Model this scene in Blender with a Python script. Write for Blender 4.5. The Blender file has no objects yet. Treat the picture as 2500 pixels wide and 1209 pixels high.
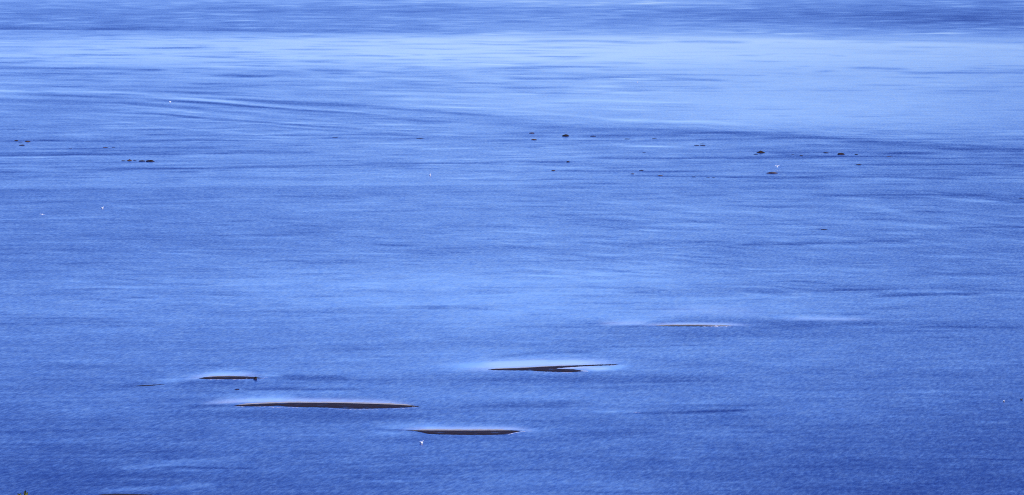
import bpy, bmesh, math, random
import numpy as np
from mathutils import Vector, Matrix, noise as mnoise

# ------------------------------------------------------------------ camera, sky, sun, exposure
CAM_H = 89.0                 # eye height above the water, on the bluff
F_PX = 14290.0               # focal length in photo pixels (photo is 2500 wide)
HORIZON = -350.0             # photo row of the horizon (above the frame)
CX, CY = 1250.0, 604.5
PITCH = math.atan((CY - HORIZON) / F_PX)
sc = bpy.context.scene
cam = bpy.data.cameras.new('camera')
cam.sensor_width = 36.0
cam.lens = F_PX / 2500.0 * 36.0
cam.clip_start = 0.5
cam.clip_end = 400000.0
cam_ob = bpy.data.objects.new('camera', cam)
cam_ob.location = (0, 0, CAM_H)
cam_ob.rotation_euler = (math.radians(90) - PITCH, 0, 0)
sc.collection.objects.link(cam_ob)
sc.camera = cam_ob

SUN_EL, SUN_AZ = math.radians(38), math.radians(138)   # sun to the right and a little behind the camera
world = bpy.data.worlds.new('World')
sc.world = world
world.use_nodes = True
wn = world.node_tree
bg = wn.nodes['Background']
sky = wn.nodes.new('ShaderNodeTexSky')
sky.sky_type = 'NISHITA'
sky.sun_disc = False
sky.sun_elevation = SUN_EL
sky.sun_rotation = SUN_AZ
sky.air_density = 1.0
sky.dust_density = 0.6
sky.ozone_density = 6.0
gam = wn.nodes.new('ShaderNodeGamma')
gam.inputs[1].default_value = 1.5
tint = wn.nodes.new('ShaderNodeMix')
tint.data_type = 'RGBA'
tint.blend_type = 'MULTIPLY'
tint.inputs[0].default_value = 1.0
tint.inputs[7].default_value = (0.635, 0.67, 1.09, 1)
wn.links.new(sky.outputs[0], gam.inputs[0])
wn.links.new(gam.outputs[0], tint.inputs[6])
wn.links.new(tint.outputs[2], bg.inputs[0])
bg.inputs[1].default_value = 0.092

sl = bpy.data.lights.new('sun', 'SUN')
sl.energy = 4.4
sl.angle = math.radians(0.5)
sl.color = (1.0, 0.95, 0.88)
so = bpy.data.objects.new('sun', sl)
d = Vector((math.sin(SUN_AZ) * math.cos(SUN_EL), math.cos(SUN_AZ) * math.cos(SUN_EL), math.sin(SUN_EL)))
so.rotation_euler = d.to_track_quat('Z', 'Y').to_euler()
so.location = (60, -60, 160)
sc.collection.objects.link(so)

sc.view_settings.view_transform = 'Standard'
sc.view_settings.look = 'None'
sc.view_settings.exposure = 0.0
sc.view_settings.gamma = 1.0
sc.view_settings.use_curve_mapping = False
sc.cycles.use_denoising = False
sc.cycles.max_bounces = 4
sc.cycles.filter_width = 1.0

# ------------------------------------------------------------------ helpers
def ground(u, v, z=0.0):
    """photo pixel (numbers or arrays) -> point on the level z"""
    u = np.asarray(u, float); v = np.asarray(v, float)
    x = (u - CX) / F_PX; y = -(v - CY) / F_PX
    c, s = math.cos(PITCH), math.sin(PITCH)
    wy = c + y * s            # forward
    wz = y * c - s            # up
    t = (z - CAM_H) / wz
    return x * t, wy * t
def px_per_m(v):
    return (v - HORIZON) / CAM_H
def gp(u, v, z=0.0):
    x, y = ground(u, v, z)
    return Vector((float(x), float(y), z))
def tag(o, label=None, cat=None, group=None, kind=None):
    if label: o['label'] = label
    if cat: o['category'] = cat
    if group: o['group'] = group
    if kind: o['kind'] = kind
    return o
def link(name, me, mat=None, parent=None, smooth=True):
    o = bpy.data.objects.new(name, me)
    sc.collection.objects.link(o)
    if mat: me.materials.append(mat)
    if parent: o.parent = parent
    if smooth:
        me.polygons.foreach_set('use_smooth', [True] * len(me.polygons))
    return o
def mat(name):
    m = bpy.data.materials.new(name); m.use_nodes = True
    nt = m.node_tree
    return m, nt, nt.nodes['Principled BSDF']
def N(nt, t, **kw):
    n = nt.nodes.new(t)
    for k, v in kw.items(): setattr(n, k, v)
    return n
def vmath(nt, op, a, b=None):
    n = N(nt, 'ShaderNodeVectorMath', operation=op)
    for i, q in enumerate((a, b)):
        if q is None: continue
        if isinstance(q, (tuple, list)): n.inputs[i].default_value = q
        else: nt.links.new(q, n.inputs[i])
    return n.outputs[0]
def fmath(nt, op, a, b=None, clamp=False):
    n = N(nt, 'ShaderNodeMath', operation=op, use_clamp=clamp)
    for i, q in enumerate((a, b)):
        if q is None: continue
        if isinstance(q, (int, float)): n.inputs[i].default_value = q
        else: nt.links.new(q, n.inputs[i])
    return n.outputs[0]

# ------------------------------------------------------------------ water material
def water_material():
    m, nt, p = mat('sea_water')
    geo = N(nt, 'ShaderNodeNewGeometry')
    pos = geo.outputs['Position']
    at = N(nt, 'ShaderNodeAttribute', attribute_name='ruffle')
    r = at.outputs['Fac']
    # ripple trains run slightly askew to the view
    rot = N(nt, 'ShaderNodeVectorRotate', rotation_type='Z_AXIS')
    rot.inputs['Angle'].default_value = math.radians(9)
    nt.links.new(pos, rot.inputs['Vector'])
    skewed = rot.outputs[0]
    def noise(sx, sy, detail, rough=0.6, off=(0, 0, 0)):
        v = vmath(nt, 'MULTIPLY', skewed if detail == 2 and sx > 0.5 else pos, (sx, sy, 1.0))
        v = vmath(nt, 'ADD', v, off)
        n = N(nt, 'ShaderNodeTexNoise', noise_dimensions='3D')
        n.inputs['Scale'].default_value = 1.0
        n.inputs['Detail'].default_value = detail
        n.inputs['Roughness'].default_value = rough
        nt.links.new(v, n.inputs['Vector'])
        return n
    # patches where the breeze roughens the water more or less
    big = noise(1 / 26.0, 1 / 34.0, 4, 0.62, (3.1, 9.2, 0))
    mid = noise(1 / 7.0, 1 / 13.0, 3, 0.6, (7.7, 1.2, 5))
    a = fmath(nt, 'MULTIPLY', fmath(nt, 'SUBTRACT', big.outputs['Fac'], 0.5), 0.34)
    b = fmath(nt, 'MULTIPLY', fmath(nt, 'SUBTRACT', mid.outputs['Fac'], 0.5), 0.42)
    fine = noise(1 / 0.6, 1 / 3.6, 2, 0.72, (2.2, 6.1, 8))
    wind = noise(1 / 24.0, 1 / 5.5, 2, 0.6, (0.4, 7.9, 2))       # thin wind lanes lying across the view
    e = fmath(nt, 'MULTIPLY', fmath(nt, 'SUBTRACT', wind.outputs['Fac'], 0.5), 0.42)
    c = fmath(nt, 'MULTIPLY', fmath(nt, 'SUBTRACT', fine.outputs['Fac'], 0.5), 1.2)
    mod = fmath(nt, 'ADD', fmath(nt, 'ADD', fmath(nt, 'ADD', fmath(nt, 'ADD', a, b), c), e), 1.0)
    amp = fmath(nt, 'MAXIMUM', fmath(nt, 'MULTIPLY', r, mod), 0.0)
    # wavelets: slope vectors straight from noise
    w1 = noise(1 / 1.1, 1 / 5.0, 2, 0.75, (1, 2, 3))
    w2 = noise(1 / 0.16, 1 / 0.3, 1, 0.6, (5, 8, 1))
    s1 = vmath(nt, 'MULTIPLY', vmath(nt, 'SUBTRACT', w1.outputs['Color'], (0.5, 0.5, 0.5)), (0.15, 0.27, 0))
    s2 = vmath(nt, 'MULTIPLY', vmath(nt, 'SUBTRACT', w2.outputs['Color'], (0.5, 0.5, 0.5)), (0.14, 0.22, 0))
    s = vmath(nt, 'ADD', s1, s2)
    sca = N(nt, 'ShaderNodeVectorMath', operation='SCALE')
    nt.links.new(s, sca.inputs[0]); nt.links.new(amp, sca.inputs['Scale'])
    nn = vmath(nt, 'NORMALIZE', vmath(nt, 'ADD', sca.outputs[0], (0, 0, 1)))
    nt.links.new(nn, p.inputs['Normal'])
    sh = N(nt, 'ShaderNodeAttribute', attribute_name='shoal')   # thin water over sand next to the bars
    mx = N(nt, 'ShaderNodeMix', data_type='RGBA')
    mx.inputs[6].default_value = (0.003, 0.016, 0.125, 1); mx.inputs[7].default_value = (0.62, 0.55, 0.50, 1)
    nt.links.new(sh.outputs['Fac'], mx.inputs[0]); nt.links.new(mx.outputs[2], p.inputs['Base Color'])
    p.inputs['IOR'].default_value = 1.33
    p.distribution = 'GGX'
    nt.links.new(fmath(nt, 'MINIMUM', fmath(nt, 'ADD', fmath(nt, 'MULTIPLY', amp, 0.62), 0.04), 1.0), p.inputs['Roughness'])
    return m

# ------------------------------------------------------------------ how ruffled the water is, place by place
# Brightness of the ruffled surface from the bluff, with lens darkening towards the sides (rows: distance bands, columns: across the bay).
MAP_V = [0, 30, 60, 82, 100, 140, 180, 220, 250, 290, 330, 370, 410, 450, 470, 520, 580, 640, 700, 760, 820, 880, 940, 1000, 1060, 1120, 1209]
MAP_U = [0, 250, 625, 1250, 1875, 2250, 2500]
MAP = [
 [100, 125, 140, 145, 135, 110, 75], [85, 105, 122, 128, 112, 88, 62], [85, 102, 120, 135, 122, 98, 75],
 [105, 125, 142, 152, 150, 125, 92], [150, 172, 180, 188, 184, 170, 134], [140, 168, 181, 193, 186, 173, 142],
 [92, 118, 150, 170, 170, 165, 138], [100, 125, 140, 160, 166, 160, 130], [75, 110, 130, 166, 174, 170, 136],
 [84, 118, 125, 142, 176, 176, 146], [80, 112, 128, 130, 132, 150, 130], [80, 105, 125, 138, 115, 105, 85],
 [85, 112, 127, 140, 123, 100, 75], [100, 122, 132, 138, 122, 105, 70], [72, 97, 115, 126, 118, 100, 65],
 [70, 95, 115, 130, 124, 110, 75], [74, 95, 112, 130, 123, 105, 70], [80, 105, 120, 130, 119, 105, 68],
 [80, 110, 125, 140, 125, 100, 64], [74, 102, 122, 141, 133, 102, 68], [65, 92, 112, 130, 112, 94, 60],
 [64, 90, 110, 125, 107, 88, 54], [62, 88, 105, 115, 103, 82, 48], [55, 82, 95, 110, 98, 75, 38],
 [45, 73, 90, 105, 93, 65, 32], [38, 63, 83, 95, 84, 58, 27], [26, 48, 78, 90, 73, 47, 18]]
CAL_R = [0, 0.03, 0.06, 0.1, 0.15, 0.2, 0.25, 0.3, 0.35, 0.4, 0.5, 0.6, 0.7, 0.8, 0.9, 1]
CAL_V = [15, 100, 200, 300, 450, 600, 800, 1000, 1190]
CAL_G = [
   [224, 222, 217, 208, 194, 181, 165, 152, 139, 126, 107, 91, 81, 72, 66, 63] ,
   [224, 222, 217, 208, 194, 180, 166, 151, 138, 125, 106, 90, 79, 73, 66, 62] ,
   [222, 220, 216, 207, 193, 179, 163, 150, 137, 125, 105, 89, 79, 72, 65, 62] ,
   [218, 216, 213, 205, 192, 178, 164, 149, 136, 124, 104, 89, 77, 70, 66, 62] ,
   [210, 209, 206, 200, 188, 175, 161, 146, 133, 124, 102, 89, 77, 70, 65, 61] ,
   [201, 200, 198, 193, 183, 171, 157, 145, 134, 119, 102, 86, 77, 70, 64, 61] ,
   [189, 188, 186, 182, 176, 163, 152, 141, 128, 117, 99, 85, 76, 67, 62, 60] ,
   [176, 175, 174, 171, 166, 158, 149, 135, 123, 114, 97, 84, 74, 68, 63, 60] ,
   [164, 164, 163, 161, 158, 153, 139, 131, 118, 115, 96, 84, 73, 64, 62, 58] ,
]

US = np.concatenate([np.linspace(-6000, -60, 120), np.arange(-48, 2550, 6.0), np.linspace(2560, 8500, 120)])
VS = np.concatenate([np.array([-349.5, -348, -345, -340, -320, -300, -260, -220, -180, -140, -110, -80, -60, -45, -30, -20, -10]),
                     np.arange(-4, 1216, 1.6), np.array([1220, 1230, 1260, 1300, 1400, 1600, 2000, 2600, 3400, 4400])])
UU, VV = np.meshgrid(US, VS)
uu = np.clip(US, 0, 2500); vv = np.clip(VS, 0, 1209)
# smooth interpolation of the coarse map
rows = np.array([np.interp(uu, MAP_U, r) for r in MAP])
k = np.exp(-0.5 * (np.arange(-20, 21) / 9.0) ** 2); k /= k.sum()
rows = np.array([np.convolve(np.pad(r, 20, mode='edge'), k, 'valid') for r in rows])
G = np.empty(UU.shape)
for j in range(len(US)):
    G[:, j] = np.interp(vv, MAP_V, rows[:, j])
# beyond the frame the water goes back to the bay's ordinary tone
side = np.clip(np.maximum(-US, US - 2500) / 1300.0, 0, 1); side = side * side * (3 - 2 * side)
inner = G[:, (US > 500) & (US < 2000)].mean(1)
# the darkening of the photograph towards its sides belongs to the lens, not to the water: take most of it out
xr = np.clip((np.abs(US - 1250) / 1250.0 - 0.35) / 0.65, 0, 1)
G = G + (0.68 * xr)[None, :] * (inner[:, None] - G)  # the rest of the lens darkening stays in as extra ruffle
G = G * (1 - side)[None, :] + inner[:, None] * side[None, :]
below = np.clip((VS - 1209) / 260.0, 0, 1)[:, None]; above = np.clip(-VS / 120.0, 0, 1)[:, None]
G = G * (1 - below) + 92.0 * below
G = G * (1 - above) + 138.0 * above
G = np.interp(G, [0, 20, 93, 130, 185, 230], [36, 54, 121, 154, 208, 237])
# slow, irregular patches where the breeze comes and goes
prng = random.Random(23)
for _ in range(190):
    pu, pv = prng.uniform(-2200, 4700), prng.uniform(60, 1900)
    su, sv = prng.uniform(120, 420), prng.uniform(8, 34) * (0.5 + pv / 1209)
    G += prng.uniform(-6.5, 6.5) * np.exp(-0.5 * (((UU - pu) / su) ** 2 + ((VV - pv + 0.02 * (UU - pu)) / sv) ** 2))

def warp(u):
    return 1.6 * np.sin(u / 61.0 + 1.3) + 0.9 * np.sin(u / 23.0) + 0.5 * np.sin(u / 9.3 + 2)
def streak(pts, dG, up=3.0, down=3.0, ends=60, wob=0.0):
    """a band of rougher (dG < 0) or calmer (dG > 0) water along a line, soft above and below"""
    us = [p[0] for p in pts]; vs = [p[1] for p in pts]
    u0, u1 = us[0], us[-1]
    j0 = np.searchsorted(US, u0 - 2); j1 = np.searchsorted(US, u1 + 2)
    if j1 <= j0: return
    m = 4 * max(up, down) + 6
    i0 = np.searchsorted(VS, min(vs) - m); i1 = np.searchsorted(VS, max(vs) + m)
    if i1 <= i0: return
    u = US[j0:j1]
    line = np.interp(u, us, vs) + wob * warp(u + vs[0] * 7)
    e = np.clip(np.minimum((u - u0), (u1 - u)) / max(ends, 1), 0, 1)
    if u0 <= 0: e = np.clip((u1 - u) / max(ends, 1), 0, 1)
    if u1 >= 2500: e = np.clip((u - u0) / max(ends, 1), 0, 1)
    e = e * e * (3 - 2 * e)
    dv = VS[i0:i1, None] - line[None, :]
    w = np.where(dv < 0, up, down)
    G[i0:i1, j0:j1] += dG * e[None, :] * np.exp(-0.5 * (dv / w) ** 2)
def blob(u, v, su, sv, dG, slope=0.0):
    G[:] += dG * np.exp(-0.5 * (((UU - u) / su) ** 2 + ((VV - v - slope * (UU - u)) / sv) ** 2)) * (UU > -200) * (UU < 2700)

SH = np.zeros(UU.shape)      # how much pale sand shows through thin water
def shoal(pts, a, up, down, ends=40):
    us = [p[0] for p in pts]; vs = [p[1] for p in pts]
    line = np.interp(US, us, vs)
    e = np.clip(np.minimum(US - us[0], us[-1] - US) / ends, 0, 1); e = e * e * (3 - 2 * e)
    dv = VV - line[None, :]
    SH[:] = np.maximum(SH, a * e[None, :] * np.exp(-0.5 * (dv / np.where(dv < 0, up, down)) ** 2))
rng = random.Random(11)
def scatter(n, u_rng, v_rng, len_rng, th_rng, dG_rng, slope=0.0, slope_j=0.01, wob=0.25):
    for _ in range(n):
        u = rng.uniform(*u_rng); v = rng.uniform(*v_rng); L = rng.uniform(*len_rng); t = rng.uniform(*th_rng)
        g = rng.uniform(*dG_rng); g *= 0.55 if g < 0 else 0.75; sl_ = slope + rng.uniform(-slope_j, slope_j)
        streak([(u, v), (u + L, v + L * sl_)], g, t, t * rng.uniform(0.5, 1), L * 0.45, wob)

# far dark belt and its edge
streak([(0, 72), (400, 73), (640, 77), (900, 80), (1250, 80)], -22, 5, 1.0, 260)
streak([(0, 68), (700, 74), (1300, 78)], -8, 9, 3, 300)
streak([(1400, 32), (2500, 44)], -12, 10, 11, 500)
streak([(2000, 40), (2500, 46)], -9, 14, 16, 300)
streak([(300, 22), (1400, 26)], -12, 10, 10, 300)
streak([(1850, 94), (2500, 104)], -14, 3, 2, 260)
streak([(1000, 4), (1900, 8)], 22, 4, 5, 300)
scatter(1100, (-100, 2500), (0, 84), (40, 180), (0.6, 1.1), (10, 24), 0.0, 0.004)
scatter(500, (-100, 2500), (0, 86), (40, 220), (0.6, 1.4), (-26, -8), 0.0, 0.004)
# pale calm belt, its upper and lower edges
streak([(0, 88), (900, 90), (1700, 92), (2500, 112)], 10, 3, 8, 200)
blob(1300, 122, 420, 26, 10)
scatter(380, (-150, 1300), (86, 215), (50, 260), (0.6, 1.7), (-34, -10), 0.006, 0.01)
scatter(170, (1100, 2500), (88, 225), (50, 260), (0.6, 1.4), (-26, -8), 0.003, 0.008)
scatter(110, (-150, 1500), (160, 260), (80, 420), (1.0, 3.0), (-24, -8), 0.02, 0.015)
scatter(60, (-150, 1500), (170, 270), (80, 420), (1.0, 2.4), (10, 26), 0.025, 0.012)
for q in ([(0, 167), (430, 170)], [(310, 172), (420, 172)], [(500, 184), (700, 186)], [(720, 170), (900, 176)], [(1210, 191), (1460, 194)],
          [(1590, 190), (1800, 197)], [(1970, 174), (2060, 175)], [(2050, 166), (2240, 169)], [(2180, 178), (2500, 178)], [(1250, 101), (1560, 101)],
          [(1620, 101), (1850, 104)], [(700, 149), (850, 153)], [(540, 118), (600, 121)]):
    streak(q, -34, 2.2, 2.0, 60, 0.3)
# curving current lines upper left, sweeping down to the right
streak([(0, 229), (300, 236), (650, 262), (1000, 292), (1300, 308), (1750, 318), (2150, 345), (2500, 360)], -13, 2, 3, 60, 0.6)
streak([(0, 222), (350, 229), (700, 243), (1100, 262), (1500, 290), (1900, 306)], 20, 2.2, 2.2, 200, 0.6)
streak([(0, 238), (330, 245), (560, 266), (800, 290)], 22, 2.5, 3, 120, 0.5)
streak([(0, 243), (300, 252), (600, 276), (830, 300)], -20, 4, 4, 150, 0.5)
streak([(480, 235), (800, 254), (1060, 270), (1300, 296)], -22, 2.4, 3, 150, 0.6)
streak([(380, 244), (700, 262), (960, 282)], -16, 2.4, 3, 150, 0.6)
streak([(1250, 297), (1700, 300), (2100, 326), (2500, 352)], 10, 5, 2, 200)
streak([(1280, 312), (1600, 316), (1900, 326), (2200, 352), (2500, 372)], -20, 1.6, 8, 150)
streak([(2330, 354), (2500, 367)], -24, 2, 3, 40)
for k_ in range(16):
    o_ = k_ * 4.4; L_ = rng.uniform(0.6, 1.0); st_ = rng.uniform(0, 260)
    streak([(st_, 216 + o_), (st_ + 340 * L_, 223 + o_ * 1.05), (st_ + 680 * L_, 243 + o_ * 1.12), (st_ + 1050 * L_, 262 + o_ * 1.1), (st_ + 1400 * L_, 284 + o_ * 0.95)], (17 if k_ % 2 else -19) * rng.uniform(0.7, 1.4), 1.6, 1.6, 240, 0.5)
for k_ in range(8):
    streak([(1150 + 60 * k_, 292 + k_ * 3), (1500 + 60 * k_, 300 + k_ * 3), (1900 + 50 * k_, 312 + k_ * 4), (2300 + 20 * k_, 334 + k_ * 5)], (15 if k_ % 2 else -15), 1.5, 1.5, 200, 0.5)
blob(120, 262, 220, 14, -12)
blob(1750, 325, 130, 5, -14)
blob(2020, 340, 60, 2.5, 18)
scatter(60, (1200, 2500), (255, 340), (60, 250), (0.8, 1.6), (-14, -4), 0.02, 0.01)
# shallow rocky flat: many thin wakes
scatter(420, (-100, 1300), (285, 445), (50, 330), (0.55, 1.4), (-34, -8), -0.006, 0.012)
scatter(300, (-100, 1300), (285, 445), (50, 300), (0.6, 1.8), (8, 26), -0.006, 0.012)
scatter(380, (1150, 2500), (320, 450), (50, 300), (0.55, 1.3), (-34, -8), 0.0, 0.012)
scatter(260, (1150, 2500), (322, 450), (50, 280), (0.6, 1.8), (8, 26), 0.0, 0.012)
for q, g, a_, b_ in (([(0, 380), (300, 378), (560, 374), (800, 373)], -42, 4, 1.2), ([(0, 385), (200, 382), (420, 384)], 26, 1.5, 3), ([(0, 386), (190, 389)], -36, 1.6, 1.2),
                ([(0, 422), (220, 416), (420, 412), (700, 408), (900, 402), (1250, 398)], -30, 2.6, 1.2), ([(230, 414), (520, 411)], -30, 1.2, 1.0),
                ([(70, 345), (420, 344), (560, 342)], -38, 2.6, 1.6), ([(320, 328), (560, 331), (780, 330), (1090, 326)], -36, 1.8, 1.4), ([(160, 363), (560, 359)], -30, 1.4, 1.2),
                ([(800, 337), (840, 336)], -55, 1.4, 1.1), ([(940, 341), (1000, 338), (1080, 339)], -55, 1.6, 1.3), ([(920, 389), (1010, 389)], -38, 1.4, 1.2),
                ([(1200, 325), (1440, 326)], -30, 1.3, 1.2), ([(1180, 341), (1560, 344), (1900, 338), (2500, 342)], -26, 1.6, 1.6), ([(1400, 332), (1700, 330)], -26, 3, 3),
                ([(1280, 397), (1420, 395)], -30, 1.3, 1.2), ([(1425, 386), (1640, 388), (1900, 385), (2060, 383), (2280, 384)], -42, 2.8, 1.2), ([(1840, 391), (2080, 390)], 22, 1.5, 3),
                ([(1340, 417), (1560, 419), (1700, 418)], -38, 2.0, 1.6), ([(1500, 428), (1760, 432), (1900, 433), (2040, 430), (2300, 436), (2380, 438)], -38, 1.8, 1.2),
                ([(1750, 433), (1950, 437)], -30, 1.2, 1.2), ([(1940, 441), (2140, 444)], -28, 1.2, 1.0), ([(2100, 376), (2300, 375)], -38, 1.8, 1.2),
                ([(2060, 402), (2500, 402)], -34, 1.8, 1.4), ([(2250, 404), (2330, 402)], -24, 1.6, 1.2), ([(2340, 422), (2500, 420)], -38, 2.6, 1.4), ([(2440, 406), (2500, 405)], -36, 1.2, 1.0),
                ([(1950, 428), (2100, 426)], -24, 1.2, 1.0), ([(1830, 424), (2060, 421)], -26, 1.4, 1.2), ([(1850, 372), (2300, 373)], -22, 2, 2),
                ([(0, 455), (300, 453), (700, 451), (1250, 450), (1900, 458), (2300, 460)], 9, 6, 2.0), ([(0, 464), (300, 461), (700, 456), (1250, 454)], -13, 2.0, 6),
                ([(1250, 457), (1700, 459), (2050, 458)], -24, 6, 2.5), ([(1950, 478), (2250, 477), (2440, 476)], -34, 4, 1.2), ([(2100, 474), (2500, 476)], -10, 6, 5),
                ([(2488, 485), (2500, 485)], -60, 1.6, 1.4), ([(1750, 494), (1840, 493)], -36, 1.4, 1.0), ([(1910, 490), (1990, 490)], -30, 1.2, 1.0), ([(2150, 509), (2230, 509)], -26, 1.2, 1.0),
                ([(1930, 535), (2080, 533)], -38, 2.4, 1.0), ([(1890, 563), (1940, 563)], -48, 1.2, 1.0), ([(1960, 560), (2040, 561)], -42, 1.8, 1.4), ([(1975, 566), (1998, 566)], -46, 1.2, 1.0),
                ([(1860, 553), (2030, 556)], 20, 2.4, 1.6), ([(1880, 549), (1990, 551)], 14, 2, 2), ([(2300, 557), (2500, 556)], -34, 1.8, 1.4),
                ([(1420, 595), (1455, 594)], -50, 1.6, 1.2), ([(1270, 529), (1330, 528)], -34, 1.4, 1.0), ([(1140, 675), (1155, 674)], -36, 1.5, 1.5),
                ([(1780, 600), (1900, 597), (2040, 594), (2250, 588)], -44, 4, 1.0), ([(1800, 604), (2300, 598)], 16, 1.2, 3.5),
                ([(2150, 663), (2190, 663)], -52, 1.8, 1.2), ([(2220, 662), (2275, 661)], -46, 1.8, 1.2), ([(2000, 710), (2110, 709), (2200, 708)], -48, 3.4, 1.0), ([(2110, 724), (2250, 721), (2420, 720)], -50, 4.5, 1.0),
                ([(2110, 728), (2420, 725)], 12, 1.2, 4), ([(1500, 714), (1900, 710), (2400, 700)], -16, 4, 3), ([(1350, 724), (1800, 722)], -12, 4, 3),
                ([(380, 748), (440, 745), (500, 740)], -26, 2, 1.4), ([(330, 715), (620, 714)], -18, 3, 2.5), ([(0, 720), (240, 718)], -18, 4, 3),
                ([(0, 793), (200, 789), (420, 790)], -15, 4, 3), ([(650, 762), (1000, 758), (1240, 752)], -14, 5, 4), ([(0, 680), (300, 674)], -12, 4, 3)):
    streak(q, g * 0.8, a_ * 0.85, b_, 60, 0.35)
# broad soft bands of mid water
for v0, g in ((497, 9), (545, -8), (612, -9), (668, 8), (690, 10), (735, 12), (770, 8), (846, -14), (868, 8), (905, 10), (930, -8)):
    streak([(150 + v0 % 97 * 6, v0 + 6), (900, v0), (1600, v0 - 4), (2300 - v0 % 61 * 8, v0 - 8)], g * 0.75, 8, 8, 500, 1.5)
scatter(150, (-200, 2400), (450, 780), (120, 520), (2.0, 6.0), (-11, 11), -0.008, 0.012, 1.0)
scatter(120, (-200, 2400), (780, 1209), (150, 600), (3.0, 9.0), (-10, 10), -0.012, 0.012, 1.2)
scatter(170, (1200, 2500), (470, 760), (50, 240), (1.0, 2.2), (-22, 10), 0.02, 0.03, 0.6)
scatter(120, (1300, 2500), (480, 620), (80, 320), (1.4, 3.0), (-14, 22), 0.07, 0.03, 0.8)
streak([(1580, 500), (1800, 516), (1950, 529)], 22, 4, 3, 120); streak([(2000, 488), (2150, 508), (2300, 545)], 16, 4, 4, 120)
streak([(2050, 540), (2300, 556), (2480, 560)], 16, 4, 4, 150); streak([(1850, 584), (1960, 590)], 20, 3, 3, 60)

scatter(170, (-200, 2450), (448, 800), (90, 420), (1.1, 1.7), (-38, -14), -0.006, 0.02, 0.5)
scatter(150, (-200, 2450), (448, 800), (90, 420), (1.2, 1.9), (9, 22), -0.006, 0.02, 0.5)
scatter(90, (100, 1500), (470, 760), (60, 240), (1.1, 1.7), (-34, -14), 0.04, 0.04, 0.6)
scatter(90, (100, 1500), (470, 760), (60, 240), (1.1, 1.7), (10, 22), 0.04, 0.04, 0.6)
scatter(90, (1150, 2450), (460, 720), (90, 340), (1.1, 1.8), (-34, -14), 0.07, 0.03, 0.8)
scatter(90, (1150, 2450), (460, 720), (90, 340), (1.2, 2.0), (10, 24), 0.07, 0.03, 0.8)
scatter(90, (-200, 2450), (800, 1209), (100, 420), (1.4, 2.4), (-26, -10), -0.012, 0.02, 0.6)
scatter(90, (-200, 2450), (800, 1209), (100, 420), (1.4, 2.4), (7, 16), -0.012, 0.02, 0.6)
scatter(150, (-150, 1500), (88, 230), (60, 300), (1.0, 1.5), (-50, -18), 0.005, 0.01)
scatter(90, (-150, 1500), (150, 300), (80, 320), (1.0, 1.5), (10, 30), 0.02, 0.012)
scatter(70, (1300, 2500), (90, 330), (60, 260), (1.0, 1.4), (-36, -12), 0.006, 0.01)
# ---- calm lee and rougher, darker wakes round the sand bars
streak([(1450, 793), (1540, 792), (1620, 790)], 34, 8, 3, 110)
streak([(1560, 775), (1700, 752), (1850, 758)], 16, 9, 9, 200)
streak([(1480, 797), (1560, 797), (1620, 797)], -42, 2.2, 1.6, 90)
streak([(1540, 792), (1680, 781), (1850, 785), (2050, 793)], -22, 6, 8, 160)
streak([(1600, 792), (1690, 791), (1770, 792), (1840, 794)], 34, 3.0, 2.0, 60)
streak([(1800, 797), (2000, 792), (2200, 790), (2500, 797)], -17, 6, 6, 200)
streak([(1880, 778), (2000, 778), (2160, 780)], 26, 4, 3, 120)
streak([(1990, 791), (2200, 790)], -12, 2, 1.4, 80)
streak([(2050, 800), (2500, 799)], -13, 2.4, 2, 200)
blob(1700, 812, 240, 14, -12)
# crescent bar
blob(1290, 886, 120, 6, 34, -0.03); blob(1200, 893, 60, 6, 16); blob(1400, 884, 90, 4, 18)
streak([(1060, 908), (1130, 900), (1200, 892)], 14, 8, 6, 90)
streak([(1180, 875), (1250, 868), (1330, 862), (1480, 858)], -26, 3, 2, 60)
streak([(1330, 872), (1500, 872), (1700, 880)], -14, 7, 4, 140)
streak([(1340, 899), (1420, 895), (1560, 893)], 30, 3, 4, 60)
streak([(1400, 905), (1460, 903), (1540, 897)], 34, 3, 3, 50)
blob(1440, 925, 230, 12, -20); blob(1230, 925, 120, 10, -8)
streak([(1500, 888), (1700, 890), (1900, 893)], -12, 6, 4, 200)
# small bar with the weedy rock, and the sliver beside it
streak([(350, 938), (440, 925), (520, 916), (620, 914)], 30, 7, 5, 80)
streak([(480, 915), (560, 912), (640, 914)], 20, 6, 3, 50)
streak([(400, 938), (470, 933), (540, 932), (640, 931)], -20, 4, 6, 80)
streak([(240, 945), (340, 942), (400, 941)], -16, 4, 5, 80)
streak([(630, 917), (660, 917), (700, 920)], 30, 2, 2, 30)
streak([(640, 924), (760, 922), (900, 922)], -34, 5, 4, 90)
streak([(580, 951), (660, 950), (760, 951), (900, 950)], -26, 2.4, 1.8, 40); streak([(660, 947), (760, 946)], -10, 2, 2, 40)
streak([(580, 957), (720, 957), (900, 957)], 14, 2, 4, 80)
streak([(900, 938), (980, 935)], -22, 2.4, 2, 40); blob(560, 945, 130, 8, -8)
# long bar
streak([(470, 985), (560, 977), (660, 974), (760, 974)], 34, 8, 5, 100)
streak([(560, 983), (700, 979), (850, 981), (1000, 988)], 26, 6, 4, 60)
streak([(430, 993), (520, 991), (580, 990)], -22, 3, 2.5, 60)
streak([(460, 996), (560, 998), (640, 1001)], 12, 2, 3, 60)
blob(820, 1014, 240, 10, -13); blob(640, 1012, 90, 8, -6)
streak([(1030, 994), (1250, 990), (1500, 990)], -26, 6, 5, 200)
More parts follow.
